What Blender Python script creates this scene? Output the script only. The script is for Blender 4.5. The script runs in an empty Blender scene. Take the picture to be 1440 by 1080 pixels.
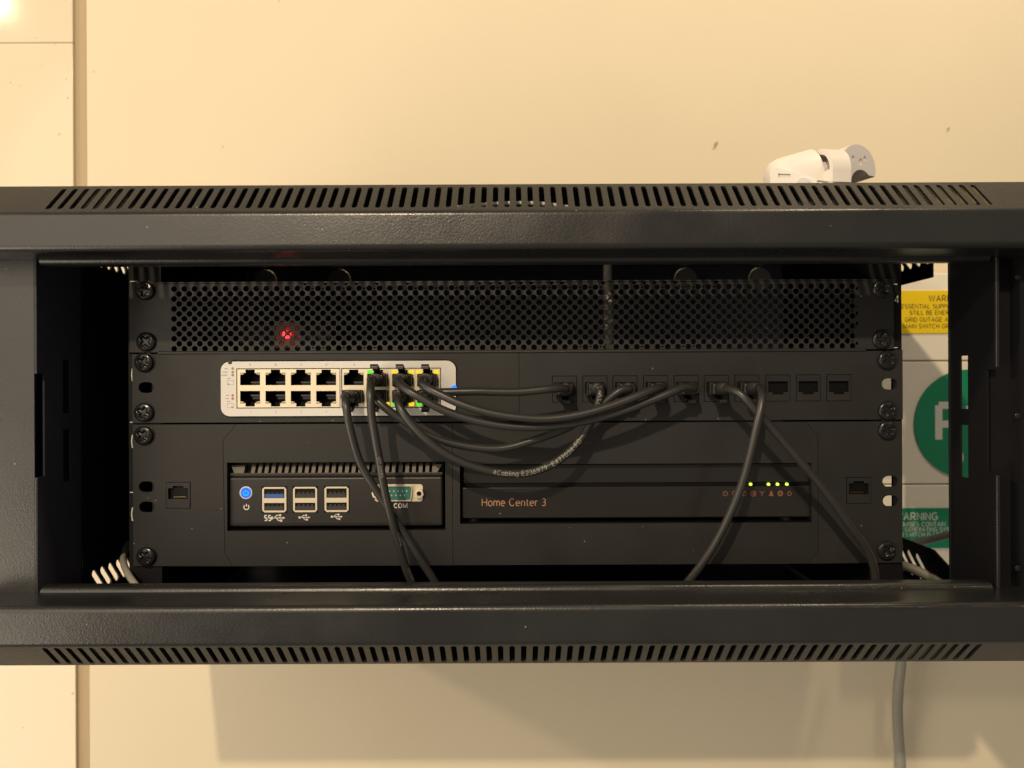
import bpy, bmesh, math, random
from mathutils import Vector, Matrix
random.seed(7)
R = math.radians
SC = bpy.context.scene
COL = SC.collection
# ---------------------------------------------------------------- camera
F = 1040.0                       # focal length of the photograph in its own pixels
ROLL = 0.0045
cam = bpy.data.cameras.new('camera'); cam.sensor_width = 36; cam.lens = 36*F/1440
cam.clip_start = .02; cam.clip_end = 50
cam.dof.use_dof = True; cam.dof.focus_distance = .445; cam.dof.aperture_fstop = 9
camo = bpy.data.objects.new('camera', cam); COL.objects.link(camo)
camo.rotation_euler = (math.pi/2, ROLL, 0)
SC.camera = camo
# ---------------------------------------------------------------- world, lamps, exposure
P_WORLD, P_ONE, P_TWO, P_THREE, P_FOUR, P_SIDE, P_LOW = .20, 86, 22, .5, 3.1, 7.8, 10
w = bpy.data.worlds.new('World'); SC.world = w; w.use_nodes = True
bg = w.node_tree.nodes['Background']; bg.inputs[0].default_value = (1, .90, .77, 1); bg.inputs[1].default_value = P_WORLD
def lamp(name, loc, aim, size, power, col, spot=None):
    l = bpy.data.lights.new(name, 'SPOT' if spot else 'AREA')
    if spot: l.spot_size = R(spot); l.spot_blend = 1; l.shadow_soft_size = size/2
    else: l.shape = 'DISK'; l.size = size
    l.energy = power; l.color = col
    o = bpy.data.objects.new(name, l); COL.objects.link(o); o.location = loc
    o.rotation_euler = (Vector(aim)-Vector(loc)).to_track_quat('-Z', 'Y').to_euler()
    return o
WARM = (1, .80, .54)
lamp('downlight_or_fill', (-.40, -1.24, .98), (.06, .6, .0), .045, P_ONE, WARM, 95)     # the lamp that throws the cabinet's main shadow
lamp('downlight_or_fill', (-2.40, -.14, 1.00), (0, .6, .1), .10, P_TWO, WARM)          # far to the left near the wall: slanting shadow, stripes through the top slots
lamp('downlight_or_fill', (-1.072, -.14, .800), (0, .5, 0), .062, P_THREE, WARM)         # its glint shows in the satin board at the top left
lamp('downlight_or_fill', (.48, .20, .92), (.44, .68, .1), .08, P_FOUR, WARM)          # added fill above the cabinet's right end, brightening wall and switchboard
lamp('room_side_fill', (-.85, -.95, .42), (-.1, .45, .0), 1.3, P_SIDE, (1, .84, .64))    # added soft fill standing in for the room's lit side, behind camera left
lamp('room_side_fill', (-1.28, -.36, -.54), (-.2, .63, -.2), .95, P_LOW, (1, .84, .64))    # added low fill standing in for floor bounce, lifting the shadow below
SC.view_settings.view_transform = 'Standard'; SC.view_settings.look = 'None'
SC.view_settings.exposure = 0; SC.view_settings.gamma = 1
SC.cycles.max_bounces = 8

# ---------------------------------------------------------------- helpers (millimetres: x right, y away, z up; camera at 0)
def pt(u, v, Y):
    """a pixel measured in the photograph -> a point in the scene at depth Y (mm)"""
    u2 = u - ROLL*(v-540); v2 = v + ROLL*(u-720)
    return ((u2-720)*Y/F, Y, (540-v2)*Y/F)
W = {}
def link(o, parent, loc):
    COL.objects.link(o)
    pw = Vector((0, 0, 0))
    if parent: o.parent = parent; pw = W[parent.name]
    W[o.name] = Vector(loc)
    o.location = (Vector(loc)-pw)*.001
    return o
def tag(o, label=None, cat=None, group=None, kind=None):
    if label: o['label'] = label
    if cat: o['category'] = cat
    if group: o['group'] = group
    if kind: o['kind'] = kind
    return o
def thing(name, label, cat, loc, group=None):
    o = bpy.data.objects.new(name, None); o.empty_display_size = .02
    link(o, None, loc)
    return tag(o, label, cat, group)
def weigh(me, lim):
    """area-weighted shading normals: big flats stay flat, only the rounded edges turn"""
    at = {}
    for p in me.polygons:
        n = p.normal.copy(); e = (n, p.area)
        for v in p.vertices: at.setdefault(v, []).append(e)
    out = []
    for p in me.polygons:
        n = p.normal.copy()
        for v in p.vertices:
            a = Vector((0, 0, 0))
            for m, w_ in at[v]:
                if n.dot(m) > lim: a += m*w_
            out.append(a.normalized() if a.length > 0 else n)
    me.normals_split_custom_set(out)
class MB:
    def __init__(s): s.v = []; s.f = []; s.m = []
    def add(s, vs, fs, mi=0):
        n = len(s.v); s.v += [tuple(v) for v in vs]; s.f += [tuple(i+n for i in f) for f in fs]; s.m += [mi]*len(fs); return s
    def box(s, x0, x1, y0, y1, z0, z1, mi=0, bev=0):
        if bev:
            bm = bmesh.new(); bmesh.ops.create_cube(bm, size=1)
            for q in bm.verts: q.co = (x0+(q.co.x+.5)*(x1-x0), y0+(q.co.y+.5)*(y1-y0), z0+(q.co.z+.5)*(z1-z0))
            bmesh.ops.bevel(bm, geom=bm.edges[:], offset=bev, segments=2, profile=.5, affect='EDGES')
            bm.verts.index_update()
            s.add([q.co[:] for q in bm.verts], [[q.index for q in f.verts] for f in bm.faces], mi); bm.free(); return s
        v = [(x, y, z) for x in (x0, x1) for y in (y0, y1) for z in (z0, z1)]
        return s.add(v, [(0, 1, 3, 2), (4, 6, 7, 5), (0, 4, 5, 1), (2, 3, 7, 6), (0, 2, 6, 4), (1, 5, 7, 3)], mi)
    def cavity(s, x0, x1, y0, y1, z0, z1, mi=0):
        """a box open towards the viewer"""
        v = [(x, y, z) for x in (x0, x1) for y in (y0, y1) for z in (z0, z1)]
        return s.add(v, [(0, 2, 3, 1), (4, 5, 7, 6), (0, 4, 6, 2), (1, 3, 7, 5), (2, 6, 7, 3)], mi)
    def plate(s, origin, ax, ay, outer, holes=(), t=1, mi=0):
        vs, fs = fill(outer, holes, t)
        ax = Vector(ax).normalized(); ay = Vector(ay).normalized(); az = ax.cross(ay); o = Vector(origin)
        return s.add([o+ax*a+ay*b+az*(c-t/2) for a, b, c in vs], fs, mi)
    def lathe(s, origin, axis, prof, n=20, mi=0, closed=True):
        a = Vector(axis).normalized(); b = a.orthogonal().normalized(); c = a.cross(b); o = Vector(origin); vs = []; fs = []
        for h, r in prof:
            for k in range(n):
                t = 2*math.pi*k/n; vs.append(o+a*h+(b*math.cos(t)+c*math.sin(t))*r)
        for i in range(len(prof)-1):
            for k in range(n):
                k2 = (k+1) % n; fs.append((i*n+k, i*n+k2, (i+1)*n+k2, (i+1)*n+k))
        if closed:
            fs.append(tuple(range(n))[::-1]); fs.append(tuple((len(prof)-1)*n+k for k in range(n)))
        return s.add(vs, fs, mi)
    def tube(s, pts, r, n=12, mi=0):
        P = [Vector(p) for p in pts]; N = len(P); T = []
        for i in range(N):
            T.append((P[min(i+1, N-1)]-P[max(i-1, 0)]).normalized())
        up = T[0].orthogonal().normalized(); vs = []; fs = []
        for i in range(N):
            up = (up-T[i]*up.dot(T[i])).normalized(); si = T[i].cross(up)
            rr = r[i] if isinstance(r, (list, tuple)) else r
            for k in range(n):
                t = 2*math.pi*k/n; vs.append(P[i]+(up*math.cos(t)+si*math.sin(t))*rr)
        for i in range(N-1):
            for k in range(n):
                k2 = (k+1) % n; fs.append((i*n+k, i*n+k2, (i+1)*n+k2, (i+1)*n+k))
        fs.append(tuple(range(n))[::-1]); fs.append(tuple((N-1)*n+k for k in range(n)))
        return s.add(vs, fs, mi)
    def sheet(s, prof, t, x0, x1, mi=0):
        """bent sheet metal: profile of (y,z) points swept along x, thickness t to the left of the walk"""
        n = len(prof); off = []
        for i in range(n):
            a = Vector(prof[max(i-1, 0)]); b = Vector(prof[min(i+1, n-1)]); d = (b-a).normalized()
            off.append((prof[i][0]-d.y*t, prof[i][1]+d.x*t))
        loop = list(prof)+off[::-1]; m = len(loop)
        vs = [(x, y, z) for x in (x0, x1) for y, z in loop]; fs = []
        for i in range(m):
            j = (i+1) % m; fs.append((i, j, m+j, m+i))
        for i in range(n-1):
            fs.append((i, m-1-i, m-2-i, i+1)); fs.append((m+i, m+i+1, m+m-2-i, m+m-1-i))
        return s.add(vs, fs, mi)
    def stroke(s, pts, wd, y, closed=False, mi=0):
        """flat printed line facing the viewer, points (x,z)"""
        P = [Vector(p) for p in pts]; n = len(P); L = []; Q = []
        for i in range(n):
            d0 = (P[i]-P[(i-1) % n]).normalized() if closed or i else (P[1]-P[0]).normalized()
            d1 = (P[(i+1) % n]-P[i]).normalized() if closed or i < n-1 else d0
            d = (d0+d1).normalized() if (d0+d1).length > .1 else d0
            nn = Vector((-d.y, d.x)); c = max(.5, abs(nn.dot(Vector((-d1.y, d1.x))))); nn = nn*(wd/2/c); L.append(P[i]+nn); Q.append(P[i]-nn)
        vs = [(p.x, y, p.y) for p in L]+[(p.x, y, p.y) for p in Q]; fs = []
        for i in range(n if closed else n-1):
            j = (i+1) % n; fs.append((i, n+i, n+j, j))
        return s.add(vs, fs, mi)
    def disc(s, x, z, r, y, n=20, mi=0):
        return s.add([(x+r*math.cos(2*math.pi*k/n), y, z+r*math.sin(2*math.pi*k/n)) for k in range(n)], [tuple(range(n))], mi)
    def text(s, body, x, z, size, y, align='CENTER', wt=.15, mi=0, sx=1, gap=.2, cut=0):
        """lettering drawn with even strokes: size is the capital height, z its middle"""
        st, tot = lay(body, gap+wt*.5, cut); x0 = x-(tot*size*sx/2 if align == 'CENTER' else 0)
        for k, pts in enumerate(st): s.stroke([(x0+a*size*sx, z+(b-.5)*size) for a, b in pts], wt*size, y-.004*(k % 5), mi=mi)
        return s
    def mesh(s, name, mats, center=None, smooth=35):
        if center is None:
            lo = [min(v[i] for v in s.v) for i in range(3)]; hi = [max(v[i] for v in s.v) for i in range(3)]
            center = [(a+b)/2 for a, b in zip(lo, hi)]
        me = bpy.data.meshes.new(name)
        me.from_pydata([((v[0]-center[0])*.001, (v[1]-center[1])*.001, (v[2]-center[2])*.001) for v in s.v], [], s.f)
        for m in (mats if isinstance(mats, (list, tuple)) else [mats]): me.materials.append(m)
        me.polygons.foreach_set('material_index', s.m)
        bm = bmesh.new(); bm.from_mesh(me); bmesh.ops.remove_doubles(bm, verts=bm.verts, dist=1e-7)
        if not getattr(s, 'flat', False): bmesh.ops.recalc_face_normals(bm, faces=bm.faces)
        bm.to_mesh(me); bm.free()
        if smooth:
            me.polygons.foreach_set('use_smooth', [True]*len(me.polygons))
            if len(me.polygons) > 6000: me.set_sharp_from_angle(angle=R(smooth))
            else: weigh(me, math.cos(R(smooth if smooth < 30 else max(smooth, 52))))
        me.update()
        return me, center
    def build(s, name, mats, parent=None, smooth=35):
        me, c = s.mesh(name, mats, None, smooth)
        return link(bpy.data.objects.new(name, me), parent, c)
def inst(name, me, parent, loc, rot=None):
    o = bpy.data.objects.new(name, me)
    if rot: o.rotation_euler = rot
    return link(o, parent, loc)
def _grab(cu):
    ob = bpy.data.objects.new('tmp', cu); me = bpy.data.meshes.new_from_object(ob)
    vs = [v.co[:] for v in me.vertices]; fs = [tuple(p.vertices) for p in me.polygons]
    bpy.data.objects.remove(ob); bpy.data.meshes.remove(me); bpy.data.curves.remove(cu)
    return vs, fs
def fill(outer, holes, t):
    cu = bpy.data.curves.new('p', 'CURVE'); cu.dimensions = '2D'; cu.fill_mode = 'BOTH'; cu.extrude = t/2
    for loop in [outer]+list(holes):
        sp = cu.splines.new('POLY'); sp.points.add(len(loop)-1)
        for p, q in zip(sp.points, loop): p.co = (q[0], q[1], 0, 1)
        sp.use_cyclic_u = True
    return _grab(cu)
def arc(cx, cy, r, a0, a1, n, ry=None): return [(cx+r*math.cos(R(a0+(a1-a0)*k/n)), cy+(ry or r)*math.sin(R(a0+(a1-a0)*k/n))) for k in range(n+1)]
def font():
    A = lambda cx, cy, rx, ry, a0, a1, n=10: arc(cx, cy, rx, a0, a1, n, ry)
    bowl = lambda y0, y1, w: [(0, y1), (w*.55, y1)]+A(w*.55, (y0+y1)/2, w*.45, (y1-y0)/2, 90, -90, 8)+[(0, y0)]
    g = {'A': (.7, [[(0, 0), (.35, 1), (.7, 0)], [(.13, .36), (.57, .36)]]), 'B': (.6, [[(0, 0), (0, 1)], bowl(.52, 1, .55), bowl(0, .52, .6)]),
     'C': (.68, [A(.36, .5, .36, .5, 45, 315, 16)]), 'D': (.66, [[(0, 0), (0, 1)], bowl(0, 1, .66)]), 'E': (.55, [[(.55, 1), (0, 1), (0, 0), (.55, 0)], [(0, .52), (.5, .52)]]),
     'F': (.52, [[(.52, 1), (0, 1), (0, 0)], [(0, .5), (.46, .5)]]), 'G': (.72, [A(.37, .5, .37, .5, 45, 320, 16)+[(.72, .2), (.72, .47), (.42, .47)]]),
     'H': (.64, [[(0, 0), (0, 1)], [(.64, 0), (.64, 1)], [(0, .52), (.64, .52)]]), 'I': (0, [[(0, 0), (0, 1)]]), 'L': (.5, [[(0, 1), (0, 0), (.5, 0)]]),
     'M': (.88, [[(0, 0), (0, 1), (.44, .1), (.88, 1), (.88, 0)]]), 'N': (.64, [[(0, 0), (0, 1), (.64, 0), (.64, 1)]]), 'O': (.76, [A(.38, .5, .38, .5, 90, 450, 20)]),
     'P': (.58, [[(0, 0), (0, 1)], bowl(.45, 1, .58)]), 'R': (.62, [[(0, 0), (0, 1)], bowl(.47, 1, .58), [(.3, .47), (.62, 0)]]),
     'S': (.56, [A(.28, .745, .26, .255, 40, 250, 10)+A(.28, .25, .28, .25, 70, -140, 10)]), 'T': (.6, [[(0, 1), (.6, 1)], [(.3, 0), (.3, 1)]]),
     'U': (.62, [[(0, 1), (0, .32)]+A(.31, .31, .31, .31, 180, 360, 10)+[(.62, .32), (.62, 1)]]), 'V': (.68, [[(0, 1), (.34, 0), (.68, 1)]]), 'Y': (.66, [[(0, 1), (.33, .45), (.66, 1)], [(.33, .45), (.33, 0)]]),
     'W': (.98, [[(0, 1), (.25, 0), (.49, .95), (.73, 0), (.98, 1)]]), ' ': (.2, []), '-': (.3, [[(0, .42), (.3, .42)]]), '|': (0, [[(0, -.1), (0, 1.1)]]),
     '0': (.56, [A(.28, .5, .28, .5, 90, 450, 18)]), '1': (.22, [[(0, .78), (.2, 1), (.2, 0)]]), '2': (.54, [A(.27, .73, .27, .27, 165, -35, 10)+[(0, 0), (.54, 0)]]),
     '3': (.5, [A(.23, .75, .23, .25, 140, -90, 10), A(.23, .26, .26, .26, 90, -140, 10)]), '4': (.56, [[(.42, 0), (.42, 1), (0, .3), (.56, .3)]]),
     '5': (.52, [[(.48, 1), (.1, 1), (.05, .54)]+A(.25, .31, .27, .31, 130, -145, 10)]), '6': (.54, [A(.27, .3, .27, .3, 90, 450, 14), [(.02, .36), (.12, .75), (.38, 1)]]),
     '7': (.52, [[(0, 1), (.52, 1), (.16, 0)]]), '8': (.54, [A(.27, .76, .23, .24, 90, 450, 14), A(.27, .27, .27, .27, 90, 450, 14)]), '9': (.54, [A(.27, .7, .27, .3, 90, 450, 14), [(.52, .64), (.42, .25), (.16, 0)]]),
     'a': (.5, [A(.25, .35, .25, .35, 90, 450, 14), [(.5, .7), (.5, 0)]]), 'b': (.5, [[(0, 1), (0, 0)], A(.25, .35, .25, .35, 90, 450, 14)]), 'e': (.52, [[(.02, .37), (.52, .37)]+A(.26, .35, .26, .35, 5, 310, 14)]),
     'g': (.5, [A(.25, .35, .25, .35, 90, 450, 14), [(.5, .7), (.5, -.1)]+A(.25, -.1, .25, .18, 0, -150, 8)]), 'i': (0, [[(0, 0), (0, .7)], [(0, .88), (0, 1)]]), 'l': (0, [[(0, 0), (0, 1)]]),
     'm': (.78, [[(0, 0), (0, .7)], [(0, .4)]+A(.195, .46, .195, .24, 180, 0, 8)+[(.39, 0)], [(.39, .4)]+A(.585, .46, .195, .24, 180, 0, 8)+[(.78, 0)]]),
     'n': (.46, [[(0, 0), (0, .7)], [(0, .4)]+A(.23, .45, .23, .25, 180, 0, 8)+[(.46, 0)]]), 'o': (.53, [A(.265, .35, .265, .35, 90, 450, 16)]), 'r': (.27, [[(0, 0), (0, .7)], [(0, .38)]+A(.22, .44, .22, .25, 180, 75, 6)]),
     't': (.28, [[(.12, .92), (.12, .14), (.2, .02), (.28, .02)], [(0, .69), (.28, .69)]])}
    return g
FONT = font()
def lay(body, gap, cut=0):
    x = 0; out = []
    for ch in body:
        w, st = FONT[ch]
        for p in st:
            cur = [p[0]]                 # long straight runs are cut so that they can follow a bend
            for a, b in zip(p, p[1:]):
                d = math.hypot(b[0]-a[0], b[1]-a[1]); k = max(1, int(d/cut)) if cut else 1
                if d > 1e-6: cur += [(a[0]+(b[0]-a[0])*(i+1)/k, a[1]+(b[1]-a[1])*(i+1)/k) for i in range(k)]
            out.append([(x+a, b) for a, b in cur])
        x += w+gap
    return out, x-gap
def rect(x0, y0, x1, y1): return [(x0, y0), (x1, y0), (x1, y1), (x0, y1)]
def rrect(x0, y0, x1, y1, r, n=5):
    p = []
    for cx, cy, a in ((x1-r, y0+r, -90), (x1-r, y1-r, 0), (x0+r, y1-r, 90), (x0+r, y0+r, 180)):
        for k in range(n+1):
            t = R(a+90*k/n); p.append((cx+r*math.cos(t), cy+r*math.sin(t)))
    return p
def circ(x, y, r, n=20): return [(x+r*math.cos(2*math.pi*k/n), y+r*math.sin(2*math.pi*k/n)) for k in range(n)]
def slot(x0, y0, x1, y1, wd, n=5):
    """stadium from a to b"""
    d = math.atan2(y1-y0, x1-x0); r = wd/2; p = []
    L = math.hypot(x1-x0, y1-y0); k0 = r/L if L else 0
    a = (x0+(x1-x0)*k0, y0+(y1-y0)*k0); b = (x1-(x1-x0)*k0, y1-(y1-y0)*k0)
    for c, s0 in ((b, d-math.pi/2), (a, d+math.pi/2)):
        for k in range(n+1):
            t = s0+math.pi*k/n; p.append((c[0]+r*math.cos(t), c[1]+r*math.sin(t)))
    return p
def fillet(pts, rad, n=5):
    out = [pts[0]]
    for i in range(1, len(pts)-1):
        r = rad[i] if isinstance(rad, (list, tuple)) else rad
        p = Vector(pts[i]); a = (Vector(pts[i-1])-p); b = (Vector(pts[i+1])-p)
        if r <= 0: out.append(tuple(p)); continue
        ang = a.angle(b); d = min(r/math.tan(ang/2), a.length*.49, b.length*.49)
        A = p+a.normalized()*d; B = p+b.normalized()*d
        for k in range(n+1):
            t = k/n; q = A*(1-t)**2+p*2*t*(1-t)+B*t*t; out.append(tuple(q))
    out.append(pts[-1]); return out
def spline(pts, step=3.0):
    """Catmull-Rom through the points (centripetal), sampled about every step mm"""
    P = [Vector(p) for p in pts]; P = [P[0]*2-P[1]]+P+[P[-1]*2-P[-2]]; out = []
    for i in range(1, len(P)-2):
        p0, p1, p2, p3 = P[i-1:i+3]
        t0 = 0; t1 = t0+(p1-p0).length**.5; t2 = t1+(p2-p1).length**.5; t3 = t2+(p3-p2).length**.5
        n = max(2, int((p2-p1).length/step))
        for k in range(n):
            t = t1+(t2-t1)*k/n
            A1 = p0*(t1-t)/(t1-t0)+p1*(t-t0)/(t1-t0); A2 = p1*(t2-t)/(t2-t1)+p2*(t-t1)/(t2-t1); A3 = p2*(t3-t)/(t3-t2)+p3*(t-t2)/(t3-t2)
            B1 = A1*(t2-t)/(t2-t0)+A2*(t-t0)/(t2-t0); B2 = A2*(t3-t)/(t3-t1)+A3*(t-t1)/(t3-t1)
            out.append(B1*(t2-t)/(t2-t1)+B2*(t-t1)/(t2-t1))
    out.append(P[-2]); return out

# ---------------------------------------------------------------- materials
def mat(name, col, rough=.5, metal=0, bump=0, bscale=800, dust=0, vary=0, vscale=30, spec=.5, rvar=0, bdist=.0003):
    m = bpy.data.materials.new(name); m.use_nodes = True; nt = m.node_tree; N = nt.nodes; L = nt.links
    b = N['Principled BSDF']; b.inputs['Base Color'].default_value = (*col, 1); b.inputs['Roughness'].default_value = rough
    b.inputs['Metallic'].default_value = metal; b.inputs['Specular IOR Level'].default_value = spec
    tc = N.new('ShaderNodeTexCoord'); co = tc.outputs['Object']
    def noise(scale, detail=2):
        n = N.new('ShaderNodeTexNoise'); n.inputs['Scale'].default_value = scale; n.inputs['Detail'].default_value = detail
        L.new(co, n.inputs['Vector']); return n.outputs['Fac']
    def rng(src, a, b_, c, d):
        r = N.new('ShaderNodeMapRange'); r.inputs[1].default_value = a; r.inputs[2].default_value = b_; r.inputs[3].default_value = c; r.inputs[4].default_value = d
        L.new(src, r.inputs[0]); return r.outputs[0]
    colsrc = None
    if vary:
        mx = N.new('ShaderNodeMix'); mx.data_type = 'RGBA'
        mx.inputs[6].default_value = (*[c*(1-vary) for c in col], 1); mx.inputs[7].default_value = (*[min(1, c*(1+vary)) for c in col], 1)
        L.new(noise(vscale, 5), mx.inputs[0]); colsrc = mx.outputs[2]
    if dust:
        mx = N.new('ShaderNodeMix'); mx.data_type = 'RGBA'
        if colsrc: L.new(colsrc, mx.inputs[6])
        else: mx.inputs[6].default_value = (*col, 1)
        mx.inputs[7].default_value = (.42, .38, .32, 1)
        vo = N.new('ShaderNodeTexVoronoi'); vo.inputs['Scale'].default_value = 220; L.new(co, vo.inputs['Vector'])
        near = rng(vo.outputs['Distance'], .05, .11, 1, 0)
        pick = N.new('ShaderNodeSeparateColor'); L.new(vo.outputs['Color'], pick.inputs[0])
        some = rng(pick.outputs[0], 1-dust, 1-dust*.9, 0, .75)
        mu = N.new('ShaderNodeMath'); mu.operation = 'MULTIPLY'; L.new(near, mu.inputs[0]); L.new(some, mu.inputs[1])
        L.new(mu.outputs[0], mx.inputs[0]); colsrc = mx.outputs[2]
    if colsrc: L.new(colsrc, b.inputs['Base Color'])
    if rvar: L.new(rng(noise(25, 4), .3, .7, rough-rvar, rough+rvar), b.inputs['Roughness'])
    if bump:
        bp = N.new('ShaderNodeBump'); bp.inputs['Strength'].default_value = bump; bp.inputs['Distance'].default_value = bdist
        L.new(noise(bscale, 3), bp.inputs['Height']); L.new(bp.outputs[0], b.inputs['Normal'])
    return m
def glow(name, col, strength, base=(.02, .02, .02)):
    m = bpy.data.materials.new(name); m.use_nodes = True; b = m.node_tree.nodes['Principled BSDF']
    b.inputs['Base Color'].default_value = (*base, 1); b.inputs['Emission Color'].default_value = (*col, 1); b.inputs['Emission Strength'].default_value = strength
    return m
def wall_mat(name, col, rough, marks, spec=.3, bump=.25):
    """matt wall paint with soft mottling and the few marks the wall has (positions in metres, object space = world)"""
    m = mat(name, col, rough, bump=bump, bscale=180, vary=.05, vscale=5, spec=spec, bdist=.0006); nt = m.node_tree; N = nt.nodes; L = nt.links
    b = N['Principled BSDF']; src = b.inputs['Base Color'].links[0].from_socket
    g = N.new('ShaderNodeNewGeometry')
    nz = N.new('ShaderNodeTexNoise'); nz.inputs['Scale'].default_value = 220; L.new(g.outputs['Position'], nz.inputs['Vector'])
    for x, z, rx, rz, dark in marks:
        mp = N.new('ShaderNodeMapping'); mp.vector_type = 'TEXTURE'; mp.inputs['Location'].default_value = (x, 0, z); mp.inputs['Scale'].default_value = (rx, 1e3, rz)
        mp.inputs['Rotation'].default_value = (0, .5 if rx != rz else 0, 0)
        L.new(g.outputs['Position'], mp.inputs['Vector'])
        ln = N.new('ShaderNodeVectorMath'); ln.operation = 'LENGTH'; L.new(mp.outputs[0], ln.inputs[0])
        ad = N.new('ShaderNodeMath'); ad.operation = 'MULTIPLY_ADD'; ad.inputs[1].default_value = 1; L.new(ln.outputs[1], ad.inputs[0])
        sb = N.new('ShaderNodeMath'); sb.operation = 'MULTIPLY_ADD'; sb.inputs[1].default_value = 1.6; sb.inputs[2].default_value = -.8; L.new(nz.outputs[0], sb.inputs[0]); L.new(sb.outputs[0], ad.inputs[2])
        r = N.new('ShaderNodeMapRange'); r.inputs[1].default_value = .4; r.inputs[2].default_value = 1.1; r.inputs[3].default_value = dark; r.inputs[4].default_value = 0
        L.new(ad.outputs[0], r.inputs[0])
        mx = N.new('ShaderNodeMix'); mx.data_type = 'RGBA'; L.new(r.outputs[0], mx.inputs[0]); L.new(src, mx.inputs[6]); mx.inputs[7].default_value = (.18, .13, .08, 1)
        src = mx.outputs[2]
    L.new(src, b.inputs['Base Color']); return m
POWDER = mat('black_powder_coat', (.0172, .0172, .0178), .29, bump=.33, bscale=1050, dust=.045, vary=.15, rvar=.09, spec=.65)
PANEL = mat('black_panel_plastic', (.020, .0195, .0195), .52, spec=.4, bump=.15, bscale=1500, dust=.045, vary=.14, rvar=.10)
INNER = mat('black_inner_shaded_paint', (.006, .006, .008), .55, bump=.2, bscale=700, vary=.2, spec=.25)  # inner black; on the right post it also carries painted shade
CABLE = mat('black_cable_jacket', (.034, .033, .032), .36, bump=.15, bscale=300, vary=.15, vscale=60)
PLUG = mat('black_plug_moulding', (.018, .017, .016), .42, vary=.15)
SCREW = mat('black_oxide_steel', (.022, .022, .024), .22, metal=.3, bump=.3, bscale=600)
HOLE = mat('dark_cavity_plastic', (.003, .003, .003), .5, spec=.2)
INSIDE = mat('shade_lifted_inside', (.045, .046, .066), .6, bump=.2, bscale=700, vary=.2, spec=.3)  # lifted bluish shade of the cabinet interior put into the base colour
KNOCK = mat('grey_grommet', (.20, .19, .17), .6)
SWITCH = mat('cream_white_enamel', (.77, .75, .72), .42, vary=.03)
NICKEL = mat('nickel_shield', (.86, .76, .58), .34, metal=.3, vary=.06, vscale=120)
LENS = mat('unlit_led_lens', (.45, .38, .25), .3)
GOLD = mat('gold_contacts', (.75, .52, .2), .3, metal=1)
PCBODY = mat('anodised_black', (.030, .028, .027), .36, metal=.2, bump=.2, bscale=1800, vary=.1)
HUB = mat('gloss_black_plastic', (.022, .020, .018), .22, dust=.02)
WHITE = mat('white_print', (.84, .80, .72), .5)
FADED = mat('faded_white_print', (.30, .285, .25), .5)
ROSE = mat('copper_print', (.55, .29, .18), .5)
ROSED = mat('dim_copper_print', (.26, .105, .07), .5)
GREYP = mat('grey_print', (.30, .27, .24), .6)
REDP = mat('red_print', (.75, .16, .12), .6)
GREENP = mat('green_print', (.16, .42, .14), .6)
USBBLUE = mat('blue_tongue', (.05, .13, .42), .4)
USBBLACK = mat('dark_tongue', (.05, .045, .045), .35)
TEAL = mat('teal_insert', (.035, .17, .15), .4)
WHITEPL = mat('white_plastic', (.80, .76, .72), .38, vary=.02)
GREYPL = mat('grey_white_plastic', (.66, .63, .63), .5)
GREYC = mat('grey_cable_jacket', (.30, .29, .25), .5, vary=.08)
GREYB = mat('pale_grey_cable', (.42, .39, .34), .5)
BOARD = mat('cream_enamel', (.88, .82, .69), .45, vary=.02)
YELLOW = mat('yellow_sign_print', (.93, .66, .002), .5, vary=.03)
SIGNTXT = mat('brown_black_print', (.10, .07, .02), .6)
GREEN = mat('green_sign_print', (.003, .25, .12), .45, vary=.05)
SIGNW = mat('white_sign_print', (.72, .70, .64), .5)
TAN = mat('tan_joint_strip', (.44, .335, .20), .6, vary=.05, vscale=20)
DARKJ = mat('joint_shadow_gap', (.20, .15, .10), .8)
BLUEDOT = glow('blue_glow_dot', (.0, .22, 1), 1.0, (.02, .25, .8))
BLUELED = glow('blue_led', (.0, .16, .95), 1.0, (.0, .01, .06)); CYANLED = glow('cyan_led', (.0, .52, 1.0), 1.0, (0, .02, .05))
REDLED = glow('red_led', (1, .02, .025), 6); GREENLED = glow('green_led', (.10, .85, .02), 1.0); YELLED = glow('yellow_led', (1.0, .70, .005), 1.0)
LIMELED = glow('lime_led', (.72, .95, .10), 1.7)
WALL_MARKS = [((315-720)*.7e-0/1040, (540-205)*.7/1040, .0012, .0012, .6), ((1008-720)*.7/1040, (540-205)*.7/1040, .0018, .0055, .7), ((1335-720)*.7/1040, (540-185)*.7/1040, .0016, .0035, .55),
              ((395-720)*.7/1040, (540-0)*.7/1040, .001, .001, .5), ((134-720)*.7/1040, (540-98)*.7/1040, .0012, .0014, .3)]
WALLM = wall_mat('cream_wall_paint', (.76, .675, .512), .75, WALL_MARKS)
LM = [((u-720)*.7/1040, (540-v)*.7/1040, r, r, d) for u, v, r, d in ((60, 90, .0009, .5), (17, 113, .0008, .6), (97, 135, .0013, .55), (85, 186, .0018, .45), (95, 108, .001, .3), (52, 50, .001, .3), (30, 118, .001, .25), (100, 972, .0014, .4), (30, 1020, .001, .4), (80, 60, .001, .3))]
WALLG = wall_mat('cream_wall_paint_satin', (.76, .675, .512), .09, LM, spec=.4, bump=.03)

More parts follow.
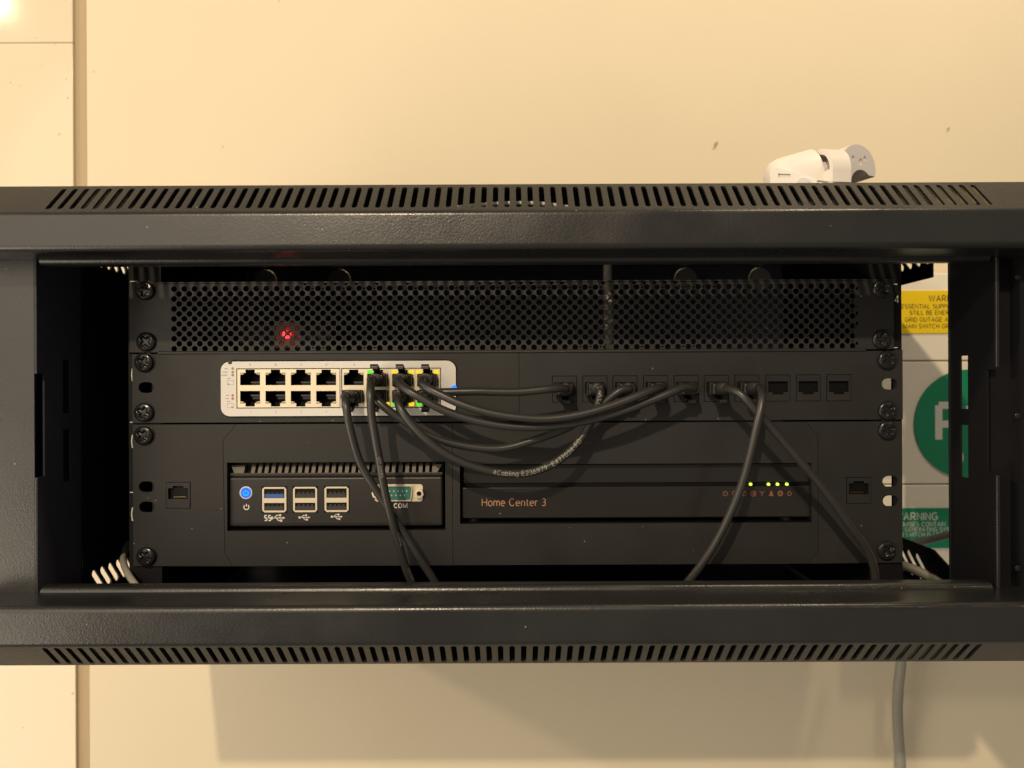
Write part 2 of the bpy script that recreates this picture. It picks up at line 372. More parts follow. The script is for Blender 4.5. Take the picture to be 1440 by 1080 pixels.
# ---------------------------------------------------------------- the wall behind
YW = 700
def wx(u): return (u-720)*YW/F
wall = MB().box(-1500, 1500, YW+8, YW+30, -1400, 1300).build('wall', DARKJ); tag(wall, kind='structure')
xl, xr = wx(104.5), wx(123.5)
zj = (540-57)*YW/F
MB().box(-1500, xl, YW, YW+8, zj+.35, 1300, bev=.5).build('wall_panel', WALLG, wall)
MB().box(-1500, xl, YW, YW+8, -1400, zj-.35, bev=.5).build('wall_panel', WALLG, wall)
MB().box(xr, 1500, YW, YW+8, -1400, 1300, bev=.6).build('wall_panel', WALLM, wall)
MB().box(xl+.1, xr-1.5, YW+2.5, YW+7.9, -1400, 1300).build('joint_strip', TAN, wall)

# ---------------------------------------------------------------- the cabinet
CX = 2
XL, XR = CX-300, CX+300
cab = thing('equipment_cabinet', 'black steel wall cabinet with slotted bezels and an open front', 'cabinet', (CX, 540, -152))
A, B = (407.5, 110.1), (384.9, 88.8)
YB = 688
def bezel(name, sgn, pts_front, A, B, slots_x0, slots_x1, Yf, Yb):
    mb = MB()
    z0 = pts_front[3][1]
    prof = fillet(pts_front[:3]+[(420.5, z0)], [0, 2.2, 2.2, 0])
    lip = fillet([(410.9, z0+sgn*.2)]+pts_front[3:], [0, .8, 2.4, 2.2, 0])
    if sgn < 0: prof = prof[::-1]; lip = lip[::-1]
    mb.sheet(prof, -1.4, XL, XR)
    # slotted bevel
    ay = Vector((0, A[0]-B[0], A[1]-B[1])); L = ay.length; ay.normalize()
    ya = lambda Y: (Y-B[0])/(A[0]-B[0])*L
    n = 81; hs = []
    for i in range(n):
        x = slots_x0+(slots_x1-slots_x0)*i/(n-1); hs.append(slot(x, ya(Yf), x, ya(Yb), 2.9))
    # bevel plate in strips so that every slot stays crisp
    if sgn > 0: mb.plate((0, B[0], B[1]), (1, 0, 0), ay, rect(XL, 1.9, XR, L), hs, 1.3)
    else: mb.plate((0, B[0], B[1]), (-1, 0, 0), ay, rect(-XR, 1.9, -XL, L), [[(-a, b) for a, b in h] for h in hs], 1.3)
    o = mb.build(name, POWDER, cab, 40)
    MB().sheet(lip, -1.2, CX-264.5, CX+264.5).build('ledge_lip', POWDER, o, 40)
    return o
# profile: from a point on the bevel, round the front, along the ledge to the rolled lip
d = (Vector(A)-Vector(B)).normalized()*2.0
bezel('top_bezel', 1, [tuple(Vector(B)+d), B, (384.9, 71.1), (411.5, 71.1), (412.4, 68.4), (420.5, 68.4), (420.5, 76)], A, B, -244.5, 252.5, 389.6, 405.4)
A2, B2 = (402.6, -152.0), (384.9, -134.0)
d2 = (Vector(A2)-Vector(B2)).normalized()*2.0
bezel('bottom_bezel', -1, [tuple(Vector(B2)+d2), B2, (384.9, -116.1), (411.3, -116.1), (412.2, -113.1), (420.5, -113.1), (420.5, -122)], A2, B2, -246.5, 245.4, 388.4, 401.4)
MB().box(XL, XR, 407.5, YB-.05, 108.9, 110.1).build('roof', POWDER, cab)
MB().box(XL, XR, 402.6, YB-.05, -152, -150.8).build('base', POWDER, cab)
# rear panel with round knock-outs
ko = [(x, 97, 17) for x in (-229, -160, 162, 231)]
MB().plate((0, YB, 0), (1, 0, 0), (0, 0, 1), rect(XL, -152, XR, 110.1), [circ(x, z, 10.5) for x, z, r in ko], 1.2).build('back_panel', INSIDE, cab)
for x, z, r in ko: MB().lathe((x, YB+.2, z), (0, -1, 0), [(0, 10.2), (.8, 10.2), (1.2, 9.4)], 28).build('knockout', KNOCK, cab)
# side vents: slanted slots in a band near the floor and near the roof (local x = +y, local y = +z)
def vents(y0, y1, z0, z1, lean, pitch=10.6):
    hs = []; y = y0
    while y < y1:
        hs.append(slot(y-lean/2, z1, y+lean/2, z0, 5.0, 4)); y += pitch
    return hs
holes = vents(529, 650, -146, -131, 13)+vents(520, 574, 86, 101, 13)
MB().plate((XL+1.2, 0, 0), (0, 1, 0), (0, 0, 1), rect(409, -150.7, YB-1.3, 108.8), holes, 1.2).build('side_panel', INSIDE, cab)
for z0, z1, hs in ((75, 108.8, vents(542, 600, 86, 101, -18, 11.6)), (-150.7, -120, vents(543, 675, -145, -128, -20, 11.8))):
    MB().plate((XR, 0, 0), (0, 1, 0), (0, 0, 1), [(529, z0), (YB-1.3, z0), (YB-1.3, z1), (529, z1)] if z0 > 0 else [(478, z0), (YB-1.3, z0), (YB-1.3, z1), (529, z1), (514, -126), (485, -136)], hs, 1.2).build('side_rail', INNER, cab)
# front posts: face plus an inner return with the latch notch and two tall slots
ZT, ZB = 70, -115
def post(s):
    mb = MB()
    xi = CX+s*266.5
    lat = [(411.6, ZB), (421.5, ZB), (421.5, -148), (453, -148), (453, 103), (421.5, 103), (421.5, ZT), (411.6, ZT), (411.6, 7), (418.3, 7), (418.3, -51), (411.6, -51)]
    hs = [rect(435.6, -16, 443.4, 15.6), rect(435.6, -56.5, 443.4, -25.5)]
    ret = MB().plate((xi+1.3 if s > 0 else xi, 0, 0), (0, 1, 0), (0, 0, 1), lat, hs, 1.3)
    if s < 0: mb.box(XL+1.4, xi-1.4, 411.5, 413, ZB, ZT)
    else: mb.box(xi+2.7, xi+14, 419.5, 421, ZB, ZT); mb.box(xi+14, XR-.2, 411.0, 412.6, ZB, ZT); mb.box(xi+14, xi+15.2, 412.7, 421, ZB, ZT)
    o = mb.build('post', POWDER if s < 0 else INNER, cab)  # right post's shade put into a darker black than the left's coat
    ret.build('return_flange', INSIDE if s < 0 else INNER, o)  # left return lifted, right one darkened: their shade is in the colours
    z0 = -52 if s < 0 else -51
    for a, b_ in ((8, ZT), (ZB, -52)): MB().box(xi-(1.4 if s < 0 else -.6), xi-(.05 if s < 0 else -2.6), 410.9 if s > 0 else 411.5, 413.0, a, b_, bev=.45).build('edge_bead', POWDER, o)
    MB().box(xi-(.6 if s > 0 else 2.2), xi+(2.2 if s > 0 else .6), 453.1, 454.2, -148, 103).build('hem', POWDER, o)
    return o
pl, pr = post(-1), post(1)
for v in (390, 585, 799):
    x, y, z = pt(1431, v, 411); MB().lathe((x, 411, z), (0, -1, 0), [(0, 1.6), (.5, 1.6), (.9, 1.0)], 12).build('hinge_pin', SCREW, pr)
# the glazed door, swung open on the right towards the room
door = thing('cabinet_door', 'black framed smoked glass cabinet door swung wide open to the right', 'door', (XR+8, 398, -116))
def dr(a, b, z0, z1, th, name, m, bev=1.0):
    mb = MB().box(a, b, -th, th, z0, z1, bev=bev); t = R(-84); hx_, hy_ = XR+3.5, 396
    mb.v = [(hx_+x*math.cos(t)-y*math.sin(t), hy_+x*math.sin(t)+y*math.cos(t), z) for x, y, z in mb.v]
    return mb.build(name, m, door)
dr(-6, 42, -116, 71, 8, 'door_stile', POWDER); dr(518, 560, -116, 71, 8, 'door_stile', POWDER)
dr(42.2, 517.8, 40, 71, 8, 'door_rail', POWDER); dr(42.2, 517.8, -116, -85, 8, 'door_rail', POWDER)
dr(42.2, 517.8, -84.8, 39.8, 2, 'door_pane', mat('smoked_glass', (.02, .02, .022), .06), .3)
# rack rails behind the panel ears
YP = 461.7
def rail(s):
    xo = CX+s*242.5; xi = CX+s*222
    hs = [rrect(CX+s*232.5-4.6, z-4.6, CX+s*232.5+4.6, z+4.6, .6, 2) for k in range(4) for z in (64.8-44.45*k-6.4, 64.8-44.45*k-22.2, 64.8-44.45*k-38.1)]
    mb = MB().plate((0, YP+2.2, 0), (1, 0, 0), (0, 0, 1), rect(min(xo, xi), -148, max(xo, xi), 106), hs, 1.6)
    xe = CX+s*241.6
    mb.box(min(xo, xo-s*1.5), max(xo, xo-s*1.5), YP+3.9, YP+12.5, -148, 106)
    mb.box(min(xi, xi+s*1.5), max(xi, xi+s*1.5), YP+3.9, YP+150, -148, 106)
    o = mb.build('rack_rail', INNER, cab)
    ms = []
    if s > 0:
        x, _, z = pt(1263.5, 420.5, YP); ms.append(MB().text('4', x, z, 4.4, YP+2.1, wt=.14))
        for v in (399, 488.5): x, _, z = pt(1260, v, YP); ms.append(MB().stroke([(x-2, z), (x+2, z)], .45, YP+2.1))
    else:
        for v in (527, 621, 724):
            x, _, z = pt(184.2, v, YP); ms.append(MB().stroke([(x+1.2, z+4.4), (x-.3, z+3.7), (x-.7, z), (x-.3, z-3.7), (x+1.2, z-4.4)], .6, YP+2.1))
        for v in (395, 494, 594, 693): x, _, z = pt(186, v, YP); ms.append(MB().stroke([(x-2.5, z), (x+2.2, z)], .5, YP+2.1))
    for m in ms: m.build('rail_marking', WHITE, o, 0)
rail(-1); rail(1)

# ---------------------------------------------------------------- shared small parts
def screw_mesh():
    nr, ns = 9, 40; Rr = 5.9; vs = []; fs = []
    for i in range(nr+1):
        r = Rr*i/nr
        for k in range(ns):
            t = 2*math.pi*k/ns; x, z = r*math.cos(t), r*math.sin(t); h = 2.7*(1-(r/Rr)**2*.62)**.5 if r < Rr*.99 else 1.4
            c = min(abs(x), abs(z)); 
            if r < 3.7 and c < .95: h -= 1.5
            elif r < 3.9 and c < 1.3: h -= .5
            vs.append((x, -h, z))
    for i in range(nr):
        for k in range(ns):
            k2 = (k+1) % ns; fs.append((i*ns+k, i*ns+k2, (i+1)*ns+k2, (i+1)*ns+k))
    n = len(vs)
    for k in range(ns): t = 2*math.pi*k/ns; vs.append((Rr*math.cos(t), 0, Rr*math.sin(t)))
    for k in range(ns): k2 = (k+1) % ns; fs.append((nr*ns+k, nr*ns+k2, n+k2, n+k))
    return MB().add(vs, fs).mesh('screw', SCREW, (0, 0, 0), 60)[0]
SCREWM = screw_mesh()
def washer_mesh(): return MB().plate((0, -.02, 0), (1, 0, 0), (0, 0, 1), circ(0, 0, 6.6, 32), [], .5).mesh('washer', PLUG, (0, 0, 0))[0]
WASHM = washer_mesh()
def screws(parent, uv):
    for u, v in uv:
        x, _, z = pt(u, v, YP-2)
        o = inst('screw', SCREWM, parent, (x, YP-.4, z), (R(random.uniform(-3, 3)), R(random.uniform(0, 90)), R(random.uniform(-3, 3))))
        inst('washer', WASHM, o, (x, YP, z), (0, 0, 0)) 
def oval(u, v): x, _, z = pt(u, v, YP); return slot(x-4.9, z, x+4.9, z, 6.8, 6)

# ---------------------------------------------------------------- 1U perforated panel
Z0, Z1, Z2, Z3 = 64.8, 20.35, -24.1, -113.0
mesh_t = thing('perforated_panel', 'black perforated vent panel, topmost in the rack, with a red glow behind', 'rack panel', (CX, YP, Z1))
def perforated():
    mb = MB(); px, pz = 3.215, 3.18; r = 1.93; nseg = 16
    x0, _, zt = pt(245, 405.5, YP); x1, _, zb = pt(1199, 489, YP); x0 = pt(245, 440, YP)[0]
    zt = 60.2; rows = 13; pz = (zt-22.9)/(rows-1); ncol = int(round((x1-x0)/(2*px))); px = (x1-x0)/(2*ncol)
    pol = [(math.cos(2*math.pi*k/nseg), math.sin(2*math.pi*k/nseg)) for k in range(nseg)]
    def diamond(c, s): 
        q = abs(c)/px+abs(s)/pz; return (c/q, s/q)
    y = YP-.3; th = 1.2
    for j in range(rows):
        z = zt-j*pz; o = j % 2
        for i in range(ncol+1-o):
            x = x0+(2*i+o)*px; vs = []
            for c, s in pol: vs.append((x+r*.93*c, y+.0, z+r*.93*s))
            for c, s in pol: a, b = diamond(c, s); vs.append((x+a, y, z+b))
            for c, s in pol: vs.append((x+r*.93*c, y+th, z+r*.93*s))
            fs = []
            for k in range(nseg):
                k2 = (k+1) % nseg; fs += [(k, k2, nseg+k2, nseg+k), (k, 2*nseg+k, 2*nseg+k2, k2)]
            mb.add(vs, fs)
    # solid border
    zT, zB, xL, xR = zt+pz, zt-rows*pz, x0-px, x1+px
    for i in range(ncol+1):     # teeth top and bottom
        x = x0+2*i*px
        for zz, zr in ((zT, zt), (zB, zt-(rows-1)*pz)):
            if i < ncol: mb.add([(x, y, zz), (x+2*px, y, zz), (x+px, y, zr)], [(0, 1, 2)])
    for j in range(0, rows-1, 2):
        z = zt-j*pz
        for xx, xq in ((xL, x0), (xR, x1)): mb.add([(xx, y, z), (xx, y, z-2*pz), (xq, y, z-pz)], [(0, 1, 2)])
    for xx, xq in ((xL, x0), (xR, x1)):
        mb.add([(xx, y, zT), (xx, y, zt), (xq, y, zT)], [(0, 1, 2)]); mb.add([(xx, y, zB), (xx, y, zt-(rows-1)*pz), (xq, y, zB)], [(0, 1, 2)])
    eL, eR = CX-240.5, CX+236.5
    for a, b, c, d_ in ((eL, xL, zB, zT), (xR, eR, zB, zT)): mb.add([(a, y, c), (b, y, c), (b, y, d_), (a, y, d_)], [(0, 1, 2, 3)])
    pr = fillet([(YP+14, Z0-.3), (y, Z0-.3), (y, zT)], 1.0)
    mb.sheet(pr, .8, eL+18, eR-18); mb.add([(eL, y, zT), (eR, y, zT), (eR, y, Z0-.3), (eL, y, Z0-.3)], [(0, 1, 2, 3)])
    mb.add([(eL, y, Z1+.4), (eR, y, Z1+.4), (eR, y, zB), (eL, y, zB)], [(0, 1, 2, 3)])
    mb.sheet(fillet([(y, zB), (y, Z1+.4), (YP+14, Z1+.4)], 1.0), .8, eL+18, eR-18)
    mb.box(eL, xL-2, y+.05, y+1.6, Z1+.4, Z0-.3); mb.box(xR+2, eR, y+.05, y+1.6, Z1+.4, Z0-.3)
    return mb
mb = perforated(); mb.build('perforated_plate', PANEL, mesh_t, 30)
screws(mesh_t, ((203, 408.5), (204.5, 480.5), (1241, 406), (1241, 477)))

# ---------------------------------------------------------------- keystone jacks
JOUT = [(-6.2, -3.6), (-3.4, -3.6), (-3.4, -5.0), (3.4, -5.0), (3.4, -3.6), (6.2, -3.6), (6.2, 3.2), (-6.2, 3.2)]
def jack_meshes(up):
    k = 1 if up else -1
    out = [(x, z*-k) for x, z in JOUT]
    dz = .9*k if up else -.2
    out = [(x, z+dz+(0 if up else 1.2)) for x, z in out]
    me = MB().plate((0, 0, 0), (1, 0, 0), (0, 0, 1), rect(-7.35, -8.0, 7.35, 8.0), [out], 1.5)
    zs = [p[1] for p in out]
    me.cavity(-6.3, 6.3, 1.45, 15, min(zs)-.1, max(zs)+.1, 1)
    if not up:   # the ledge that catches a plug
        me.box(-6.2, -1.5, 3, 12, -1.6, -.2, 0)
    else:
        me.box(-7.0, 7.0, -.18, .2, -7.6, -5.6, 0)
    a = me.mesh('keystone_jack', [PANEL, HOLE], (0, 0, 0))[0]
    c = MB()
    for i in range(8):
        x = (i-3.5)*1.02
        zc = min(zs)+.9 if up else max(zs)-.9
        c.box(x-.2, x+.2, 2.4, 9, zc-.15, zc+.25)
    b = c.mesh('contact_row', GOLD, (0, 5, 0))[0]
    return a, b
JD = jack_meshes(False); JU = jack_meshes(True)
def jack(parent, x, z, up=False):
    ms = JU if up else JD
    o = inst('keystone_jack', ms[0], parent, (x, YP-.25+random.uniform(-.1, .1), z)); inst('contact_row', ms[1], o, (x, YP+4.8, z)); return o

# ---------------------------------------------------------------- 1U panel with the switch opening and ten jacks
p2 = thing('switch_mounting_panel', 'black 1U rack panel holding the white switch and ten keystone jacks', 'rack panel', (CX, YP, Z2))
eL2, eR2 = pt(186, 545, YP)[0], pt(1269.5, 545, YP)[0]
seam = pt(730, 545, YP)[0]
ovl = [oval(205.5, 545)]; ovr = [oval(1251, 540)]
YS = 459.6
sx0, _, sz = pt(310.5, 547, YS); sx1 = pt(641, 547, YS)[0]; sh = 17.0; szc = pt(475, 546.3, YS)[2]
swo = rrect(sx0-.9, szc-sh-.7, sx1+.5, szc+sh+.7, 6.2)
MB().plate((0, YP, 0), (1, 0, 0), (0, 0, 1), rect(eL2, Z2+.9, seam-.15, Z1-.25), [swo]+ovl, 2.0).build('panel_plate', PANEL, p2)
JX = [793.7, 836.5, 879, 922, 965, 1007.3, 1050.3, 1094.0, 1136.7, 1179.5]
jpos = []
for k, u in enumerate(JX):
    x, _, z = pt(u, 547.2-k*.22, YP); jpos.append((x, z))
jh = [rect(x-7.75, z-8.35, x+7.75, z+8.35) for x, z in jpos]
MB().plate((0, YP+.05, 0), (1, 0, 0), (0, 0, 1), rect(seam+.15, Z2+.9, eR2, Z1-.25), jh+ovr, 2.0).build('panel_plate', PANEL, p2)
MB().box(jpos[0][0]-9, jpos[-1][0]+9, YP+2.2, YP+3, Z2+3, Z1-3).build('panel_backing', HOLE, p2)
JO = [jack(p2, x, z) for x, z in jpos]
screws(p2, ((201.5, 509.5), (201.5, 580), (1249, 506), (1249.5, 577.5)))

# ---------------------------------------------------------------- the white network switch
sw = thing('network_switch', 'white sixteen port network switch in the rack, half its ports cabled', 'network switch', ((sx0+sx1)/2, YS+60, szc-17))
bl = []
def pxs(u, v): x, _, z = pt(u, v, YS); return x, z
b1 = (*pxs(332.5, 574.5), *pxs(478.5, 517.5)); b2 = (*pxs(480, 574.0), *pxs(620, 517.0))
face = rrect(sx0, szc-sh, sx1, szc+sh, 5.6, 7)
MB().plate((0, YS, 0), (1, 0, 0), (0, 0, 1), face, [rect(*b1), rect(*b2)], 1.6).build('faceplate', SWITCH, sw)
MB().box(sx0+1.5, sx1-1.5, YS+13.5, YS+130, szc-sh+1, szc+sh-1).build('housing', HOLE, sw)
xh, zh = pxs(323.5, 509.5); MB().lathe((xh, YS-.02, zh), (0, -1, 0), [(0, 1.25), (.25, 1.25), (.3, .7)], 14).build('face_screw', SCREW, sw)
PU = [351.5, 387.2, 422.8, 458.5, 497.3, 532, 566.8, 601.5]
TOP = [(-6.2, -3.3), (6.2, -3.3), (6.2, 3.2), (4.7, 3.2), (4.7, 4.3), (2.9, 4.3), (2.9, 6.4), (-2.9, 6.4), (-2.9, 4.3), (-4.7, 4.3), (-4.7, 3.2), (-6.2, 3.2)]
ports = {}
for bi, (b, cols) in enumerate(((b1, PU[:4]), (b2, PU[4:]))):
    hs = []; cs = []
    for ci, u in enumerate(cols):
        for row in (0, 1):
            x, z = pxs(u, 534.2 if row == 0 else 557.2); k = 1 if row == 0 else -1
            ports[(bi*4+ci, row)] = (x, z)
            o = [(x+a, z+k*c) for a, c in TOP]; hs.append(o if row == 0 else o[::-1]); cs.append((x, z, k))
    g = .55
    blk = MB().plate((0, YS+.25, 0), (1, 0, 0), (0, 0, 1), rect(b[0]+g, b[1]+g, b[2]-g, b[3]-g), hs, .9).build('port_shield', NICKEL, sw)
    for x, z, k in cs:
        zz = z+(-1.0 if k > 0 else 1.0)
        c = MB().cavity(x-6.4, x+6.4, YS+1.2, YS+13, z-6.6, z+6.6)
        c.box(x-.6, x+6.3, YS+3.4, YS+12, zz-1.0, zz-.1, 1); c.box(x-.2, x+6.3, YS+5.5, YS+12, zz-2.9, zz-1.1, 2)
        c.build('ethernet_port', [HOLE, USBBLACK, PLUG], blk)
LED_ON = {(5, 0, -1): GREENLED, (6, 0, -1): YELLED, (6, 0, 1): YELLED, (7, 0, -1): YELLED, (7, 0, 1): YELLED, (5, 1, 1): YELLED, (6, 1, -1): GREENLED, (6, 1, 1): YELLED, (7, 1, -1): GREENLED}
lm = {}
def led_mesh(m, big):
    key = (m.name, big)
    if key not in lm:
        wd, hd = (1.65, 1.25) if big else (1.25, .55)
        lm[key] = MB().box(-wd, wd, -.35, .3, -hd, hd, bev=.2).mesh('port_led', m, (0, 0, 0))[0]
    return lm[key]
for (c, r), (x, z) in ports.items():
    for s in (-1, 1):
        m = LED_ON.get((c, r, s)); k = 1 if r == 0 else -1
        inst('port_led', led_mesh(m or LENS, bool(m)), sw, (x+s*(4.95 if not m else 5.3), YS+.25, z+k*(4.9 if m else 4.0)))
pm = MB(); pm.flat = False
for (c, r), (x, z) in ports.items():
    if r == 0 and c in (5, 6, 7): continue
    pm.text(str(9+c if r == 0 else 1+c) if c < 4 or r else '-|1', x+.2, z+(9.4 if r == 0 else -9.6), 1.35, YS-.04, wt=.13, mi=0)
for u, v, wd in ((318, 518.5, 5), (316.5, 523.3, 8), (315.5, 527.5, 10), (322, 532, 5), (320, 556, 5), (319.5, 560.6, 5), (321.5, 564.5, 5)):
    x, z = pxs(u, v); pm.stroke([(x-wd*.2, z), (x+wd*.2, z)], .42, YS-.04)
for u, v in ((324, 538), (324, 570.5)):
    x, z = pxs(u, v); pm.stroke([(x-1.9, z-1.3), (x+1.9, z-1.3), (x+1.9, z+1.3), (x-1.9, z+1.3)], .18, YS-.04, True)
    x2 = x+(-1.2 if v < 550 else 1.1); pm.stroke([(x2-.6, z-.9), (x2+.6, z-.9)], .6, YS-.05)
for u, v, mi in ((327.3, 518.3, 1), (327.3, 523.2, 2), (327.3, 527.5, 0), (327.2, 556, 2), (327.2, 560.5, 0)):
    x, z = pxs(u, v); pm.disc(x, z, .85, YS-.05, 12, mi)
pm.build('printed_legend', [GREYP, GREENP, REDP], sw, 0)
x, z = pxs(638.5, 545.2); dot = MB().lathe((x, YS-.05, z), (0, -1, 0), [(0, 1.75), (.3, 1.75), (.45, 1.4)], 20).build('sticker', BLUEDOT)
tag(dot, 'tiny round blue dot at the switch faceplate edge', 'sticker')

# ---------------------------------------------------------------- 2U mounting panel
p3 = thing('mounting_panel', 'black 2U rack panel with two rectangular openings for the small computers', 'rack panel', (CX, YP, Z3))
eL3, eR3 = pt(187, 690, YP)[0], pt(1269, 690, YP)[0]
def q(u, v): x, _, z = pt(u, v, YP); return (x, z)
zt3, zb3 = Z2-.3, Z3
xs = q(636.5, 690)[0]
insA = [(q(330, 0)[0], zt3), (q(311, 0)[0], q(311, 619)[1]), (q(313, 0)[0], q(313, 778)[1]), (q(324, 0)[0], zb3), (xs-.12, zb3), (xs-.12, zt3)]
insB = [(xs+.12, zt3), (xs+.12, zb3), (q(1131, 0)[0], zb3), (q(1147, 0)[0], q(1147, 775)[1]), (q(1147, 0)[0], q(1147, 612)[1]), (q(1130, 0)[0], zt3)]
def grow(poly, dx): return [(x+dx, z) for x, z in poly]
pcw = (*q(319.5, 746.8), *q(626, 648.2)); hbw = (*q(647, 737.0), *q(1141.5, 651))
pcw = (pcw[0], pcw[1], pcw[2], pcw[3]-.4)
MB().plate((0, YP, 0), (1, 0, 0), (0, 0, 1), insA[::-1] if False else insA, [rect(*pcw)], 2.2).build('panel_plate', PANEL, p3)
MB().plate((0, YP+.1, 0), (1, 0, 0), (0, 0, 1), insB, [rect(*hbw)], 2.2).build('panel_plate', PANEL, p3)
ju = [q(250.7, 696.5), q(1207.5, 689.8)]
earA = [(eL3, zt3), (eL3, zb3+.4), *[(x-.3, z) for x, z in (insA[3], insA[2], insA[1], insA[0])]]
earB = [(eR3, zt3), *[(x+.3, z) for x, z in (insB[5], insB[4], insB[3], insB[2])], (eR3, zb3+.4)]
for ear, ov, j in ((earA, [oval(206, 684.5), oval(206.5, 713)], ju[0]), (earB, [oval(1252, 677), oval(1252.5, 704.5)], ju[1])):
    MB().plate((0, YP+.05, 0), (1, 0, 0), (0, 0, 1), ear, ov+[rect(j[0]-7.75, j[1]-8.35, j[0]+7.75, j[1]+8.35)], 2.0).build('ear_plate', PANEL, p3)
    jo = jack(p3, j[0], j[1], True)
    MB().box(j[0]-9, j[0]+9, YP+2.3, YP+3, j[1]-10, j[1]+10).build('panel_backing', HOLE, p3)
# frame lips round the two openings
for wnd in (pcw, hbw):
    x0, z0, x1, z1 = wnd
    m = MB().box(x0-1, x0, YP+2.3, YP+20, z0, z1).box(x1, x1+1, YP+2.3, YP+20, z0, z1).box(x0-1, x1+1, YP+2.3, YP+20, z1, z1+1).box(x0-1, x1+1, YP+2.3, YP+30, z0-1, z0)
    m.build('opening_frame', INNER, p3)
screws(p3, ((201, 612.5), (204.5, 783), (1249.5, 605), (1248.5, 774.5)))

# ---------------------------------------------------------------- mini computer
YC = 465.0
def c(u, v): x, _, z = pt(u, v, YC); return (x, z)
pc = thing('mini_computer', 'small black computer with a glowing blue power button, COM and USB ports', 'computer', (*[c(472, 700)[0]], YC+60, c(472, 744)[1]))
x0, zlo = c(321.5, 741.5); x1, zhi = c(622.5, 664.0); ztop = c(472, 653.5)[1]
zst = c(472, 669.5)[1]
MB().box(x0, x1, YC, YC+110, zlo, zst-.35, bev=1.6).box(x0, x1, YC+.4, YC+110, zst+.05, zhi, bev=.4).build('body', PCBODY, pc)
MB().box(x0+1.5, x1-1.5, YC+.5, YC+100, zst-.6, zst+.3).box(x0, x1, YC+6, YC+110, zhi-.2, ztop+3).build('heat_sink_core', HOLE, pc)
fw = 1.15; fpitch = (c(607, 0)[0]-c(352, 0)[0])/27
def finbox(w_):
    prof = [(0, 0), (2.6, 4.6), (6, 6.4), (6, 0)]; vs = [(x, y, z) for x in (-w_, w_) for y, z in prof]
    return MB().add(vs, [(0, 1, 2, 3), (7, 6, 5, 4), (0, 4, 5, 1), (1, 5, 6, 2), (2, 6, 7, 3), (3, 7, 4, 0)])
FINM = mat('lit_fin_black', (.17, .15, .13), .38, metal=.2)  # body black raised so the fins look light-struck; the light is in the colour
fm = finbox(fw).mesh('fin', FINM, (0, 0, 0), 0)[0]
for i in range(28): inst('fin', fm, pc, (c(352, 0)[0]+i*fpitch, YC+.4, zhi-.05))
for xx, s in ((x0, 1), (x1, -1)):
    vs = []; wd_ = 9.5 if s > 0 else 5.5
    for a, b in ((0, 0), (wd_, 0)):
        pass
    pts3 = [(xx+s*3.5, YC+.4, zhi), (xx+s*wd_*1.0, YC+.4, zhi), (xx+s*wd_, YC+3.0, zhi+4.6), (xx+s*.6, YC+3.0, zhi+4.6), (xx+s*.6, YC+8, zhi+4.6), (xx+s*wd_, YC+8, zhi+4.6), (xx+s*3.5, YC+8, zhi), (xx+s*wd_, YC+8, zhi)]
    MB().add(pts3, [(0, 1, 2, 3), (3, 2, 5, 4), (0, 3, 4, 6), (1, 7, 5, 2), (6, 4, 5, 7), (0, 6, 7, 1)]).build('corner_block', FINM, pc, 0)
MB().stroke([(x0+2, zlo+2.1), (x1-2, zlo+2.1)], .35, YC-.03).build('lower_groove', HOLE, pc)
# power button
xb, zb_ = c(346.3, 692.8)
btn = MB().lathe((xb, YC, zb_), (0, -1, 0), [(0, 4.0), (.5, 4.0), (.75, 3.5), (.6, 3.3)], 32).build('power_button', WHITEPL, pc)
MB().lathe((xb, YC-.61, zb_), (0, -1, 0), [(0, 3.3), (.12, 3.25), (.2, 2.6)], 28).build('button_glow', BLUELED, btn)
def power(mb, x, z, r, wd, y):
    mb.stroke([(x+r*math.sin(R(a)), z+r*math.cos(R(a))) for a in range(38, 323, 12)], wd, y); mb.stroke([(x, z+r*1.25), (x, z+r*.15)], wd, y)
m = MB(); power(m, xb, zb_, 1.55, .75, YC-.84); m.build('button_symbol', CYANLED, btn)
SY = []
m = MB(); xq, zq = c(346.5, 713); power(m, xq, zq, 1.6, .6, YC-.04); SY.append(m)
def trident(mb, x, z, s, y):
    mb.stroke([(x-s*2.6, z), (x+s*2.5, z)], .42*s, y); mb.add([(x+s*2.3, y, z-.6*s), (x+s*3.4, y, z), (x+s*2.3, y, z+.6*s)], [(0, 1, 2)])
    mb.disc(x-s*2.7, z, .72*s, y, 10)
    mb.stroke([(x-s*1.7, z), (x-s*.5, z+1.25*s), (x+.9*s, z+1.25*s)], .4*s, y); mb.disc(x+s*1.0, z+1.25*s, .62*s, y, 8)
    mb.stroke([(x-s*.9, z), (x+.3*s, z-1.25*s), (x+1.3*s, z-1.25*s)], .4*s, y); mb.add([(x+s*a, y, z+s*b) for a, b in ((.9, -1.8), (2.0, -1.8), (2.0, -.75), (.9, -.75))], [(0, 1, 2, 3)])
m = MB(); SY.append(m); xq, zq = c(389, 728.3); m.text('SS', xq-5.6, zq, 3.3, YC-.04, wt=.22, sx=.85); trident(m, xq+.8, zq, 1.35, YC-.04)
m = MB(); SY.append(m); xq, zq = c(428, 727.6); trident(m, xq, zq, 1.1, YC-.04)
m = MB(); SY.append(m); xq, zq = c(473.5, 726.6); trident(m, xq, zq, 1.1, YC-.04)
m = MB(); SY.append(m); xq, zq = c(563.3, 711); m.text('COM', xq, zq, 2.7, YC-.05, wt=.2, gap=.22)
for m in SY: m.build('printed_symbol', WHITE, pc, 0)
